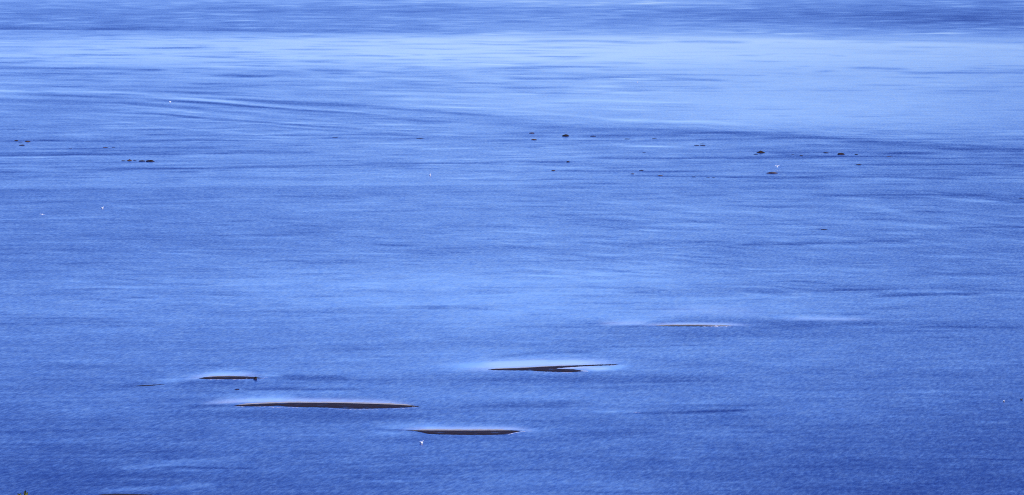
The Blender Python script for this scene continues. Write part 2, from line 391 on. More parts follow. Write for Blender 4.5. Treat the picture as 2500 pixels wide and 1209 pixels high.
# near bar
streak([(880, 1050), (960, 1044), (1060, 1040), (1120, 1043)], 26, 7, 4, 90)
streak([(1010, 1046), (1100, 1045), (1200, 1045), (1290, 1048)], 26, 6, 3, 40)
streak([(900, 1048), (950, 1049), (1010, 1051)], -22, 1.4, 1.4, 40)
streak([(880, 1056), (960, 1058), (1020, 1061)], 26, 2.5, 3, 60)
blob(1150, 1072, 170, 7, -12)
streak([(1250, 1053), (1290, 1051), (1340, 1053)], 22, 4, 4, 30)
streak([(1280, 1064), (1420, 1060), (1640, 1056)], -20, 5, 5, 120)
shoal([(1110, 899), (1210, 895), (1270, 891), (1330, 889), (1400, 887), (1470, 887), (1530, 888)], 0.72, 6, 6, 130)
shoal([(1150, 893), (1230, 888), (1300, 885), (1380, 884)], 0.65, 5, 6, 60)
shoal([(1340, 900), (1420, 897), (1460, 900), (1500, 899)], 0.6, 3, 3, 30)
shoal([(480, 986), (600, 980), (700, 979), (820, 980), (920, 983), (1030, 992)], 0.55, 4.5, 2, 90)
shoal([(440, 928), (520, 917), (600, 916), (650, 920)], 0.42, 4.5, 2, 60)
shoal([(960, 1049), (1040, 1048), (1150, 1048), (1250, 1048), (1320, 1052)], 0.55, 3.8, 2, 90)
shoal([(1540, 795), (1640, 792), (1740, 792), (1850, 795)], 0.5, 2.6, 1.6, 90)
shoal([(1560, 770), (1680, 758), (1800, 760), (1900, 770)], 0.12, 8, 8, 110)
shoal([(1890, 779), (2000, 778), (2150, 781)], 0.25, 3, 2.5, 90)
shoal([(1450, 791), (1540, 789), (1600, 789)], 0.35, 4, 3, 50)
# hidden shoals near the right and the bottom left
streak([(1430, 1004), (1520, 1006), (1600, 1007)], 26, 4, 2.4, 60); streak([(1500, 1007), (1600, 1009), (1700, 1007), (1850, 1000)], -28, 2.4, 2.2, 60)
streak([(1600, 1005), (1800, 992), (2000, 984)], -14, 5, 6, 160); blob(1600, 1030, 200, 12, -12); streak([(1460, 1016), (1620, 1018)], 14, 3, 5, 90)
streak([(2280, 1136), (2340, 1132), (2400, 1127)], 12, 3, 3, 40)
streak([(220, 1146), (360, 1140), (470, 1128), (560, 1124)], 26, 7, 5, 110); streak([(345, 1143), (430, 1141), (500, 1143), (640, 1145)], -30, 2.2, 1.6, 60)
streak([(380, 1148), (520, 1149)], 16, 2, 5, 60); streak([(470, 1126), (640, 1116)], 12, 6, 6, 90)
streak([(180, 1205), (300, 1196), (400, 1190), (560, 1184)], 26, 5, 4, 90); blob(420, 1165, 150, 9, -8)

for _ in range(900):
    u = rng.choice([rng.uniform(-4500, -200), rng.uniform(2520, 7000)]); v = rng.uniform(-40, 1200); L = rng.uniform(150, 700)
    t_ = rng.uniform(1.2, 2.5) + max(0, v) * 0.003
    if u + L > -60 and u < 0: continue
    us_ = (US > u) & (US < u + L); e_ = np.sin(np.pi * (US[us_] - u) / L) ** 2
    i0 = np.searchsorted(VS, v - 3 * t_); i1 = np.searchsorted(VS, v + 3 * t_)
    G[i0:i1, us_] += rng.uniform(-20, 14) * e_[None, :] * np.exp(-0.5 * ((VS[i0:i1, None] - v) / t_) ** 2)
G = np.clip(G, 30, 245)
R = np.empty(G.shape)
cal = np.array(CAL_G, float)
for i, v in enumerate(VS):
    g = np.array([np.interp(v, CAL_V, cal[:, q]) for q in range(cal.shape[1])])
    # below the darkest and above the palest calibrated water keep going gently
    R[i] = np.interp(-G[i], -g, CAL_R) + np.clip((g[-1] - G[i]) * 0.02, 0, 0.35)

def build_water():
    X, Y = ground(UU, VV)
    n = UU.size
    co = np.zeros((n, 3), np.float32); co[:, 0] = X.ravel(); co[:, 1] = Y.ravel()
    nr, nc = UU.shape
    idx = np.arange(n).reshape(nr, nc)
    q = np.stack([idx[1:, :-1], idx[1:, 1:], idx[:-1, 1:], idx[:-1, :-1]], -1).reshape(-1, 4).astype(np.int32)
    me = bpy.data.meshes.new('water')
    me.vertices.add(n); me.vertices.foreach_set('co', co.ravel())
    me.loops.add(q.size); me.loops.foreach_set('vertex_index', q.ravel())
    me.polygons.add(len(q)); me.polygons.foreach_set('loop_start', np.arange(0, q.size, 4, dtype=np.int32))
    me.update(calc_edges=True); me.validate()
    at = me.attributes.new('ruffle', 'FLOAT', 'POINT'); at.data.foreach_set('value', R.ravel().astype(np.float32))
    a2 = me.attributes.new('shoal', 'FLOAT', 'POINT'); a2.data.foreach_set('value', SH.ravel().astype(np.float32))
    o = link('water', me, water_material())
    tag(o, kind='structure')
    return o
build_water()

# ------------------------------------------------------------------ materials for the objects
def sand_material(name, c0, c1, rough):
    m, nt, p = mat(name)
    tc = N(nt, 'ShaderNodeNewGeometry')
    n = N(nt, 'ShaderNodeTexNoise'); n.inputs['Scale'].default_value = 0.9; n.inputs['Detail'].default_value = 6
    nt.links.new(tc.outputs['Position'], n.inputs['Vector'])
    r = N(nt, 'ShaderNodeValToRGB')
    r.color_ramp.elements[0].position = 0.35; r.color_ramp.elements[0].color = (*c0, 1)
    r.color_ramp.elements[1].position = 0.68; r.color_ramp.elements[1].color = (*c1, 1)
    nt.links.new(n.outputs['Fac'], r.inputs[0]); nt.links.new(r.outputs[0], p.inputs['Base Color'])
    b = N(nt, 'ShaderNodeBump'); b.inputs['Strength'].default_value = 0.5; b.inputs['Distance'].default_value = 0.05
    nt.links.new(n.outputs['Fac'], b.inputs['Height']); nt.links.new(b.outputs[0], p.inputs['Normal'])
    p.inputs['Roughness'].default_value = rough
    p.inputs['Specular IOR Level'].default_value = 0.15
    return m
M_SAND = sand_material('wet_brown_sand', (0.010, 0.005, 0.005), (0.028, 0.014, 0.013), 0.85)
def wet_patches(m):
    nt = m.node_tree; p = nt.nodes['Principled BSDF']
    g = N(nt, 'ShaderNodeNewGeometry')
    n = N(nt, 'ShaderNodeTexNoise'); n.inputs['Scale'].default_value = 1.0; n.inputs['Detail'].default_value = 3
    nt.links.new(vmath(nt, 'MULTIPLY', g.outputs['Position'], (0.5, 0.45, 1.0)), n.inputs['Vector'])
    mr = N(nt, 'ShaderNodeMapRange'); mr.inputs['From Min'].default_value = 0.52; mr.inputs['From Max'].default_value = 0.68
    mr.inputs['To Min'].default_value = 0.85; mr.inputs['To Max'].default_value = 0.4
    nt.links.new(n.outputs['Fac'], mr.inputs['Value']); nt.links.new(mr.outputs[0], p.inputs['Roughness'])
    p.inputs['Specular IOR Level'].default_value = 0.2
wet_patches(M_SAND)
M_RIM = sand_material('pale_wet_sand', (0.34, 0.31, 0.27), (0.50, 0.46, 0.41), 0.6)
M_ROCK = sand_material('dark_rock', (0.010, 0.008, 0.008), (0.040, 0.024, 0.018), 0.75)
M_ROCK2 = sand_material('brown_rock', (0.030, 0.018, 0.013), (0.11, 0.062, 0.042), 0.8)
M_WEED = sand_material('brown_weed', (0.02, 0.012, 0.004), (0.12, 0.075, 0.015), 0.7)
M_FOAM = sand_material('foam', (0.30, 0.34, 0.44), (0.62, 0.65, 0.74), 0.9)
def plain(name, c, rough=0.6):
    m, nt, p = mat(name)
    n = N(nt, 'ShaderNodeTexNoise'); n.inputs['Scale'].default_value = 14.0
    tc = N(nt, 'ShaderNodeTexCoord'); nt.links.new(tc.outputs['Object'], n.inputs['Vector'])
    mx = N(nt, 'ShaderNodeMix', data_type='RGBA')
    mx.inputs[6].default_value = (*[x * 0.86 for x in c], 1); mx.inputs[7].default_value = (*c, 1)
    nt.links.new(n.outputs['Fac'], mx.inputs[0]); nt.links.new(mx.outputs[2], p.inputs['Base Color'])
    p.inputs['Roughness'].default_value = rough
    return m
M_WHITE = plain('white_plumage', (0.88, 0.88, 0.86), 0.7)
M_GREY = plain('grey_plumage', (0.34, 0.36, 0.40), 0.7)
M_BLACK = plain('black_plumage', (0.018, 0.018, 0.02), 0.6)
M_BEAK = plain('yellow_beak', (0.55, 0.33, 0.05), 0.5)
M_LEAF = plain('olive_leaf', (0.13, 0.15, 0.025), 0.55)
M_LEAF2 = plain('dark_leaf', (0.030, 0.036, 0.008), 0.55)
M_STEM = plain('brown_stem', (0.05, 0.035, 0.02), 0.8)

# ------------------------------------------------------------------ the bluff the picture is taken from (all below the frame)
def build_hillside():
    prof = [(-220, 91.5), (-60, 88.5), (-6, 87.3), (3, 87.3), (12, 85.8), (26, 83.9), (40, 82.6), (60, 79.5), (80, 73), (110, 58), (150, 34), (190, 12), (222, 1.2), (245, -1.5), (280, -4)]
    ys = np.concatenate([np.arange(-220, -10, 6.0), np.arange(-10, 60, 1.0), np.arange(60, 281, 3.0)])
    xs = np.arange(-330, 331, 6.0)
    vs_, fs = [], []
    for y in ys:
        z = np.interp(y, [p[0] for p in prof], [p[1] for p in prof])
        for x in xs:
            far = max(0.0, min(1.0, (y - 10) / 60))
            dz = far * (3.5 * mnoise.noise(Vector((x / 40, y / 40, 3))) + 1.2 * mnoise.noise(Vector((x / 11, y / 11, 7)))) - far * 1.5
            dz += 0.12 * mnoise.noise(Vector((x / 2.1, y / 2.1, 1)))
            vs_.append((x, y, z + dz))
    nx = len(xs)
    for i in range(len(ys) - 1):
        for j in range(nx - 1):
            a = i * nx + j
            fs.append((a, a + 1, a + nx + 1, a + nx))
    me = bpy.data.meshes.new('hillside'); me.from_pydata(vs_, [], fs)
    m = sand_material('grassy_slope', (0.028, 0.045, 0.014), (0.085, 0.10, 0.035), 0.9)
    tag(link('hillside', me, m), kind='structure')
build_hillside()

# ------------------------------------------------------------------ sand bars
def strip_mesh(us, top, bot, hgt, z0=0.0, nrow=9, jag=0.0, seed=0, prof=None):
    """low mound between two waterlines given as photo rows; hgt metres at the crest"""
    verts, faces = [], []
    prof = prof or (lambda t: min(1.0, t / 0.3) ** 0.6 * (1.0 - 0.75 * max(0.0, (t - 0.4) / 0.6)) + 0.03)
    for i, u in enumerate(us):
        a, b = float(top[i]), float(bot[i])
        if jag:
            jag_ = jag * 1.6
            a += jag * (mnoise.noise(Vector((u * 0.22, seed, 0))) + 0.6 * mnoise.noise(Vector((u * 0.7, seed, 4))))
            b += jag_ * (mnoise.noise(Vector((u * 0.13, seed, 9))) + 0.6 * mnoise.noise(Vector((u * 0.5, seed, 2))))
            if b < a + 0.15: b = a + 0.15
        A = gp(u, a); B = gp(u, b)
        wide = min(1.0, (b - a) / 4.0)
        for k_ in range(nrow):
            t = k_ / (nrow - 1)
            P = B.lerp(A, t)
            z = z0 + hgt * wide * prof(t) + 0.02 * wide * mnoise.noise(Vector((P.x * 1.3, P.y * 0.6, seed)))
            verts.append((P.x, P.y, z))
    for i in range(len(us) - 1):
        for k_ in range(nrow - 1):
            a = i * nrow + k_
            faces.append((a, a + nrow, a + nrow + 1, a + 1))
    return verts, faces
def mk(name, parts, m, parent=None, origin=None):
    V, Fc = [], []
    for v, f in parts:
        o_ = len(V); V += v; Fc += [tuple(i + o_ for i in q) for q in f]
    o_ = origin or Vector((0, 0, 0))
    V = [(p[0] - o_.x, p[1] - o_.y, p[2] - o_.z) for p in V]
    me = bpy.data.meshes.new(name); me.from_pydata(V, [], Fc)
    ob = link(name, me, m, parent)
    if origin and not parent: ob.location = origin
    return ob
def sample(tp, bt, step=1.5):
    u0 = max(tp[0][0], bt[0][0]); u1 = min(tp[-1][0], bt[-1][0])
    us = np.arange(u0, u1 + 0.1, step)
    return us, np.interp(us, [p[0] for p in tp], [p[1] for p in tp]), np.interp(us, [p[0] for p in bt], [p[1] for p in bt])
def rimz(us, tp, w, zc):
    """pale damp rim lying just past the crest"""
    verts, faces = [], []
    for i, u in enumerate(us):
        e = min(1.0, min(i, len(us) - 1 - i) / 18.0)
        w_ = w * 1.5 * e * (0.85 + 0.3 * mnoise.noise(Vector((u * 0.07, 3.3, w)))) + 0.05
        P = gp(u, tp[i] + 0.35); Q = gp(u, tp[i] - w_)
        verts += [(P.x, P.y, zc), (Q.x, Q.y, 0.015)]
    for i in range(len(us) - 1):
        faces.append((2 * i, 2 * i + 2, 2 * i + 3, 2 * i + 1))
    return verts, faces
GB = 'sand bars uncovered by the low tide'
def bar(label, pieces, hgt, jag=0.25, rim=None, seed=0):
    root = bpy.data.objects.new('sand_bar', None); sc.collection.objects.link(root)
    tp, bt = pieces[0]
    root.location = gp((tp[0][0] + tp[-1][0]) / 2, (tp[len(tp) // 2][1] + bt[len(bt) // 2][1]) / 2)
    tag(root, label, 'sand bar', GB)
    parts = []
    for q, (tp, bt) in enumerate(pieces):
        us, a, b = sample(tp, bt)
        parts.append(strip_mesh(us, a, b, hgt, jag=jag, seed=seed + q))
    o = mk('sand_surface', parts, M_SAND); o.parent = root; o.matrix_parent_inverse = Matrix.Translation(-root.location)
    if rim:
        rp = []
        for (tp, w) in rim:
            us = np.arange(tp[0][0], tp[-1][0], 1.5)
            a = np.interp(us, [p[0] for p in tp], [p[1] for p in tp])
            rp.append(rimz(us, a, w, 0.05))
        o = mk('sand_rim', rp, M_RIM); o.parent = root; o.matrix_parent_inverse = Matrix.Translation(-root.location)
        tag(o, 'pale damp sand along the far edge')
    return root
# long bar
T = [(570, 990.8), (590, 988.6), (640, 986), (710, 983.6), (810, 984.2), (880, 985.6), (960, 988.2), (1010, 990.6), (1020, 992.2), (1028, 994.6)]
B = [(570, 991), (590, 992.3), (640, 992.6), (680, 990.5), (700, 993), (740, 994.4), (800, 995.5), (850, 998), (900, 998), (960, 996.6), (1000, 994.6), (1015, 993.2), (1028, 995)]
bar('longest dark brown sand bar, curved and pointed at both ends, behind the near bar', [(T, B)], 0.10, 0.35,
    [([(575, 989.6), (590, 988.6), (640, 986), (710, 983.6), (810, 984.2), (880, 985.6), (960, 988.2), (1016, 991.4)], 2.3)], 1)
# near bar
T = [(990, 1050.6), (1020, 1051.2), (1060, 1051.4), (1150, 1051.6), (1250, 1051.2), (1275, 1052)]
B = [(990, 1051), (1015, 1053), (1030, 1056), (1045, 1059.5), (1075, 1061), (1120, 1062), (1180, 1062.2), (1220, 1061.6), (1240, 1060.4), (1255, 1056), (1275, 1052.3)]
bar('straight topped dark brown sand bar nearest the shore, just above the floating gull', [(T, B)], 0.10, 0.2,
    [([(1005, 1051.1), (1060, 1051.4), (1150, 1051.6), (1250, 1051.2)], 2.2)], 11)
# forked bar
T = [(1192, 901.6), (1230, 900.2), (1270, 899), (1330, 895.6), (1400, 892.6), (1460, 890.4), (1500, 889.6), (1510, 890.6)]
B = [(1192, 902.4), (1210, 903.8), (1250, 904.6), (1300, 905), (1345, 901), (1380, 897.5), (1420, 894.8), (1460, 893), (1495, 892.2), (1510, 891)]
T2 = [(1296, 899.8), (1340, 899.6), (1370, 901), (1400, 902), (1412, 903.6), (1424, 905.6)]
B2 = [(1296, 904.6), (1320, 907), (1360, 908.2), (1390, 908.8), (1410, 908), (1424, 906.4)]
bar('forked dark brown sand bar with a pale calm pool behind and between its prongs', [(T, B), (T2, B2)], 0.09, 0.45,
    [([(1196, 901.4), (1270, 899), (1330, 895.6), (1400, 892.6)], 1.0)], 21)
# bar with the weedy rock
T = [(486, 923.6), (500, 921.2), (520, 919.8), (560, 919.2), (600, 919.4), (625, 921), (640, 923.4)]
B = [(486, 924.4), (505, 925.8), (530, 926.2), (560, 926.4), (590, 926), (612, 925), (625, 924.4), (640, 923.8)]
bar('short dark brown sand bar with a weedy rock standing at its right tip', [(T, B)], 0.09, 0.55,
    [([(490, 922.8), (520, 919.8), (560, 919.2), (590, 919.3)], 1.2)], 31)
# slivers
bar('thin dark sliver of sand bar to the left of the weedy bar', [([(330, 942.4), (345, 940.8), (375, 939.4), (402, 938.2)], [(330, 942.8), (345, 943), (375, 941.6), (402, 938.8)])], 0.05, 0.3, None, 41)
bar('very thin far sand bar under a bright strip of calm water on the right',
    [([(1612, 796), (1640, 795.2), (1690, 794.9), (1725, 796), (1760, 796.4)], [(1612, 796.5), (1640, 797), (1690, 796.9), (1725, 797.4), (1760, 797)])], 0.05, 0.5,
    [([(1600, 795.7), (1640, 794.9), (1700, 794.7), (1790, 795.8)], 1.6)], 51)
bar('dark sand bar cut off by the bottom edge of the view near the left corner',
    [([(238, 1209), (250, 1206.8), (280, 1205.6), (320, 1206.4), (360, 1207.6), (400, 1210)], [(238, 1210), (250, 1214), (280, 1217), (320, 1217), (360, 1214), (400, 1211)])], 0.06, 0.4, None, 61)

# ------------------------------------------------------------------ foam along the bars
def foam():
    parts = []
    r = random.Random(5)
    def fl(pts, w):
        us = np.arange(pts[0][0], pts[-1][0], 1.0)
        c = np.interp(us, [p[0] for p in pts], [p[1] for p in pts])
        verts, faces = [], []
        for i, u in enumerate(us):
            e = min(1, i / 5, (len(us) - 1 - i) / 5)
            ww = max(0.004, 0.72 * w * e * (0.42 + 1.5 * mnoise.noise(Vector((u * 0.17, pts[0][1], 0))) + 0.6 * mnoise.noise(Vector((u * 0.6, pts[0][1], 7)))))
            cc = c[i] + 0.3 * mnoise.noise(Vector((u * 0.13, 5, pts[0][1])))
            for s_, zz in ((ww, 0.0), (0, min(0.07, ww * 0.12)), (-ww, 0.006)):
                P = gp(u, cc + s_); verts.append((P.x, P.y, zz))
        for i in range(len(us) - 1):
            for k_ in (0, 1):
                a = 3 * i + k_
                faces.append((a, a + 3, a + 4, a + 1))
        parts.append((verts, faces))
    for pts, w in (([(662, 995.4), (700, 994)], 0.7), ([(620, 993.4), (668, 993.6)], 0.4), ([(700, 995.2), (730, 994.4)], 0.5), ([(790, 993), (836, 995)], 0.4), ([(738, 989.6), (760, 990.4)], 0.3),
                   ([(800, 998), (860, 1000.4), (960, 998.4), (1010, 996)], 0.35), ([(1000, 993.6), (1018, 994.4)], 0.4), ([(570, 992), (600, 993.4)], 0.4),
                   ([(1240, 1061), (1262, 1056), (1285, 1053)], 0.9), ([(1280, 1053), (1300, 1052.4)], 0.4), ([(1205, 1058), (1222, 1056.6)], 0.4), ([(1140, 1058), (1170, 1058)], 0.25),
                   ([(598, 925.6), (606, 925.4)], 1.0), ([(566, 927.4), (600, 926.6)], 0.4), ([(612, 924.4), (622, 924)], 0.5), ([(632, 925), (656, 921.6)], 0.6), ([(508, 927), (550, 927.2)], 0.35),
                   ([(580, 918.6), (622, 919)], 0.35),
                   ([(1408, 906), (1436, 904)], 1.0), ([(1412, 909), (1440, 906.8)], 0.6), ([(1345, 899.2), (1400, 898.6)], 0.5), ([(1380, 897.8), (1440, 896)], 0.5), ([(1300, 908.6), (1400, 909.8)], 0.3), ([(1485, 892.8), (1506, 892)], 0.4),
                   ([(1716, 797.6), (1760, 798.2)], 0.6), ([(1728, 795.4), (1790, 796.2)], 0.7), ([(1745, 797), (1780, 797.2)], 0.5),
                   ([(1546, 1006.6), (1566, 1007)], 0.35)):
        fl(pts, w)
    tag(mk('sea_foam', parts, M_FOAM), kind='stuff')
foam()

# ------------------------------------------------------------------ rocks
def rock_mesh(w, h, dpt, seed, skew=0.0, peak=0.0):
    bm = bmesh.new()
    bmesh.ops.create_icosphere(bm, subdivisions=4, radius=1.0)
    for v in bm.verts:
        p = v.co.copy()
        n1 = mnoise.fractal(p * 1.1 + Vector((seed * 3.7, 0, 0)), 0.9, 2.2, 4)
        n2 = mnoise.noise(p * 3.5 + Vector((0, seed * 1.9, 0)))
        s_ = 1.0 + 0.22 * n1 + 0.07 * n2
        p *= s_
        x = p.x * w / 2; y = p.y * dpt / 2; z = p.z * h * 0.98
        if p.z > 0:
            z *= 1 + peak * math.exp(-((p.x - skew) / 0.35) ** 2) - peak * 0.6 * abs(p.x - skew)
            x += skew * 0.15 * w * p.z
        v.co = (x, y, max(z, -0.25 * h))
    me = bpy.data.meshes.new('rock'); bm.to_mesh(me); bm.free()
    return me
GR = 'boulders and stones standing out of the shallow water'
def rock(u, v, w, h, label, brown=False, skew=0.0, peak=0.0, name='rock', cat='rock', seed=None, group=GR):
    s_ = px_per_m(v)
    W = w / s_; H_ = max(0.05, (h * 0.68 - 0.45) / s_)
    D = W * 0.8
    me = rock_mesh(W, H_, D, (seed if seed is not None else u * 0.173 + v * 0.31), skew, peak)
    o = link(name, me, M_ROCK2 if brown else M_ROCK)
    P = gp(u, v)
    o.location = (P.x, P.y + D * 0.42, -0.02)
    tag(o, label, cat, group)
    return o
rocks = [
 # far left
 (39, 344.5, 10, 4, 'small rounded rock, leftmost of three at the far left edge', 0), (67, 346.5, 14, 4.5, 'brownish flat rock, right of the leftmost rock of the left edge trio', 1),
 (53, 355.5, 14, 4, 'low black rock, nearest the viewer of the trio at the far left edge', 0),
 (50, 347.6, 12, 1.8, 'black sliver of rock awash between the two upper rocks at the left edge', 0),
 (257, 360.6, 13, 2.6, 'pale brown flat stone alone between the left trio and the left chain', 1), (277, 360.2, 9, 2.0, 'dark stone just right of the pale brown flat stone', 0),
 (301, 393.4, 12, 3, 'flat rock at the left end of the chain of five rocks', 0), (315, 393, 13, 5, 'peaked brown rock, second from left in the chain of five', 1),
 (329, 391.8, 9, 2.8, 'smallest middle rock in the chain of five', 0), (347, 394.4, 17, 4.5, 'dark mound, fourth from left in the chain of five rocks', 0),
 (366, 394.8, 21, 6, 'biggest dark mound at the right end of the chain of five rocks', 0),
 (172, 363.4, 9, 1.8, 'tiny dark stone awash left of the pale brown flat stone', 0),
 # centre
 (1299, 326, 14, 4, 'reddish brown rock farthest out in the middle of the bay', 1), (1304, 342, 14, 4, 'brown rock just below the reddish brown farthest rock', 1),
 (1381, 333, 17, 7.5, 'tall rounded dark boulder, the highest in the middle of the bay', 0), (1448, 333.4, 15, 3.2, 'flat dark rock right of the tall rounded boulder', 0),
 (1532, 340, 15, 2.4, 'very low dark stone halfway between the flat dark rock and the middle pair', 0), (1598, 339.2, 13, 2.2, 'very low dark stone on a thin wake right of centre', 0),
 (1701, 355.6, 13, 2.6, 'left stone of the close trio right of centre', 0), (1716, 355.6, 14, 3.2, 'right and larger stone of the close trio right of centre', 0), (1714, 351.8, 13, 1.8, 'farthest low stone of the close trio right of centre', 0),
 (1573, 372.6, 10, 1.8, 'tiny lone dark stone in the middle of the rocky flat', 0), (1387, 396.2, 9, 4.4, 'small round black rock alone below the tall boulder', 0),
 (1351, 417.4, 10, 3.4, 'small brown rock at the left end of a long wake', 1), (1566, 416.6, 11, 3.2, 'small dark rock above the pale grey stone on the long wake', 0),
 (1544, 425.2, 9, 3, 'small pale grey brown stone on the long wake', 1), (1612, 430.2, 14, 3.6, 'brown rock on the long wake right of the pale grey stone', 1),
 (1694, 432.6, 10, 2.4, 'dark stone, left of three strung along the right part of the long wake', 0), (1729, 433.4, 9, 2, 'dark stone, middle of three strung along the right part of the long wake', 0),
 (1742, 433.6, 8, 1.8, 'dark stone, right of three strung along the right part of the long wake', 0),
 # right
 (1845, 377.2, 11, 3, 'small black stone in front of the pointed boulder', 0), (1936, 377.8, 8, 1.8, 'tiny dark stone right of the pointed boulder', 0), (1957, 381.2, 10, 3.4, 'small dark stone resting on the upper long wake', 0),
 (2016, 374, 15, 3.4, 'flat dark rock just left of the broad black boulder', 0), (2054, 377.6, 19, 6.4, 'broad black boulder with a reddish right end', 0), (2091, 377.8, 9, 3, 'little dark stone just right of the broad black boulder', 0),
 (2172, 383.4, 16, 2.2, 'flat reddish stone farthest right on the upper wake', 1), (2097, 403.2, 15, 3.6, 'low black rock at the left end of its own long wake', 0),
 (1885, 423.8, 25, 5, 'wide flat reddish brown rock below the gull with raised wings', 1), (2012, 561.4, 16, 2.6, 'low black stone awash in the open water on the right', 0),
 (1984, 566.6, 10, 1.4, 'tiny black stone awash just left of the low black stone on the right', 0),
 (2493, 484.6, 14, 2.6, 'black stone awash cut by the right edge of the view', 0),
 (1025, 338.6, 20, 2.0, 'thin dark stone awash alone in the middle left of the rocky flat', 0),
 (818, 336.4, 14, 1.8, 'thin dark stone awash at the left end of a faint wake', 0),
]
for u, v, w, h, lab, br in rocks:
    rock(u, v, w, h, lab, bool(br), skew=(0.2 if int(u) % 3 == 0 else -0.15), peak=(0.5 if 'peaked' in lab else 0.0))
rock(1859, 373.6, 21, 6.4, 'pointed dark boulder with a brown right side, tallest on the right', False, skew=-0.1, peak=0.55)
rock(579, 951.4, 13, 3.6, 'small dark rock trailing a thin wake between the weedy bar and the long bar', False)
wr = rock(623, 926.4, 9, 8, 'stubby weedy rock at the right tip of the short sand bar', False, peak=0.3, seed=4.4)
# tuft of brown weed on it
def weed(parent, W, H_):
    bm = bmesh.new(); r = random.Random(3)
    for _ in range(140):
        a = r.uniform(-1.2, 1.6); rad = r.uniform(0.2, 1.0)
        c = Vector((W * 0.5 * rad * math.cos(a) * 0.9 + W * 0.1, -W * 0.3 * r.random(), H_ * (1.05 - 0.5 * rad) * r.uniform(0.7, 1.1)))
        dv = Vector((r.uniform(-1, 1), r.uniform(-1, 1), r.uniform(-1, 0.2))).normalized() * r.uniform(0.05, 0.13)
        s_ = dv.cross(Vector((r.uniform(-1, 1), r.uniform(-1, 1), 1))).normalized() * 0.02
        vs_ = [bm.verts.new(c - s_), bm.verts.new(c + s_), bm.verts.new(c + dv + s_ * 0.5), bm.verts.new(c + dv - s_ * 0.5)]
        bm.faces.new(vs_)
    me = bpy.data.meshes.new('seaweed'); bm.to_mesh(me); bm.free()
    link('seaweed', me, M_WEED, parent)
weed(wr, 9 / px_per_m(926), 7.4 / px_per_m(926))

# ------------------------------------------------------------------ birds
def loft(rings, seg=12):
    """rings: (x, z, half width, half height) along the body"""
    bm = bmesh.new(); rows_ = []
    for x, z, a, b in rings:
        rows_.append([bm.verts.new((x, a * math.cos(2 * math.pi * k_ / seg), z + b * math.sin(2 * math.pi * k_ / seg))) for k_ in range(seg)])
    for r0, r1 in zip(rows_, rows_[1:]):
        for k_ in range(seg):
            bm.faces.new((r0[k_], r0[(k_ + 1) % seg], r1[(k_ + 1) % seg], r1[k_]))
    bm.faces.new(rows_[0][::-1]); bm.faces.new(rows_[-1])
    bmesh.ops.recalc_face_normals(bm, faces=bm.faces)
    me = bpy.data.meshes.new('body'); bm.to_mesh(me); bm.free()
    return me
# bill points to +x; water line at z = 0
GULL = [(-0.33, 0.075, 0.012, 0.006), (-0.27, 0.07, 0.045, 0.012), (-0.2, 0.06, 0.06, 0.035), (-0.1, 0.045, 0.085, 0.068), (0.02, 0.04, 0.095, 0.085), (0.12, 0.05, 0.08, 0.082),
        (0.18, 0.09, 0.05, 0.065), (0.205, 0.14, 0.036, 0.045), (0.225, 0.185, 0.036, 0.04), (0.25, 0.2, 0.036, 0.036), (0.285, 0.196, 0.024, 0.024), (0.3, 0.192, 0.01, 0.01)]
def birdroot(name, u, v, z, rz, label, cat, group, s=1.0):
    r = bpy.data.objects.new(name, None); sc.collection.objects.link(r)
    r.location = gp(u, v, z); r.rotation_euler.z = rz; r.scale = (s, s, s) if z else (s * 0.8, s * 1.15, s * 1.4)
    return tag(r, label, cat, group)
def floating(u, v, rz, label, s=1.15, dark=False, white=True):
    s *= 1.0 if dark else 1.35
    r = birdroot('duck' if dark else 'gull', u, v, 0.0, rz, label, 'duck' if dark else 'gull', 'dark ducks at the right edge' if dark else 'white gulls over the bay', s)
    bmat = M_BLACK if dark else M_WHITE
    link('body', loft(GULL), bmat, r)
    for sgn in (1, -1):
        me = loft([(-0.4, 0.11, 0.006, 0.004), (-0.28, 0.105, 0.018, 0.022), (-0.1, 0.09, 0.024, 0.045), (0.04, 0.085, 0.024, 0.05), (0.12, 0.08, 0.012, 0.03)], 8)
        for vx in me.vertices:
            t = min(1.0, max(0.0, (vx.co.x + 0.4) / 0.4)); vx.co.y += sgn * 0.086 * t
        w = link('wing', me, (M_WHITE if (dark and white) else M_BLACK if dark else M_WHITE), r)
        if not dark:
            tip = loft([(-0.43, 0.118, 0.004, 0.004), (-0.38, 0.115, 0.012, 0.009), (-0.33, 0.112, 0.014, 0.012)], 8)
            link('wing_tip', tip, M_BLACK, w)
    link('beak', loft([(0.29, 0.19, 0.012, 0.013), (0.33, 0.186, 0.009, 0.01), (0.355, 0.178, 0.003, 0.003)], 8), M_BEAK if not dark else M_GREY, r)
    return r
def wing_mesh(sgn, lift, span=0.62):
    bm = bmesh.new(); st = []
    for t, ch, sw in ((0, 0.2, 0.0), (0.25, 0.19, 0.03), (0.5, 0.16, 0.05), (0.75, 0.11, 0.0), (0.92, 0.06, -0.07), (1, 0.01, -0.12)):
        y = sgn * (0.05 + span * t * math.cos(lift * (1 - 0.35 * t))); z = 0.06 + span * math.sin(lift) * (t - 0.25 * t * t)
        st.append([bm.verts.new((0.1 + sw, y, z)), bm.verts.new((0.1 + sw - ch * 0.35, y, z + 0.018 * (1 - t))), bm.verts.new((0.1 + sw - ch, y, z)), bm.verts.new((0.1 + sw - ch * 0.4, y, z - 0.008))])
    for a, b in zip(st, st[1:]):
        for k_ in range(4):
            bm.faces.new((a[k_], a[(k_ + 1) % 4], b[(k_ + 1) % 4], b[k_]))
    bmesh.ops.recalc_face_normals(bm, faces=bm.faces)
    me = bpy.data.meshes.new('wing'); bm.to_mesh(me); bm.free()
    return me
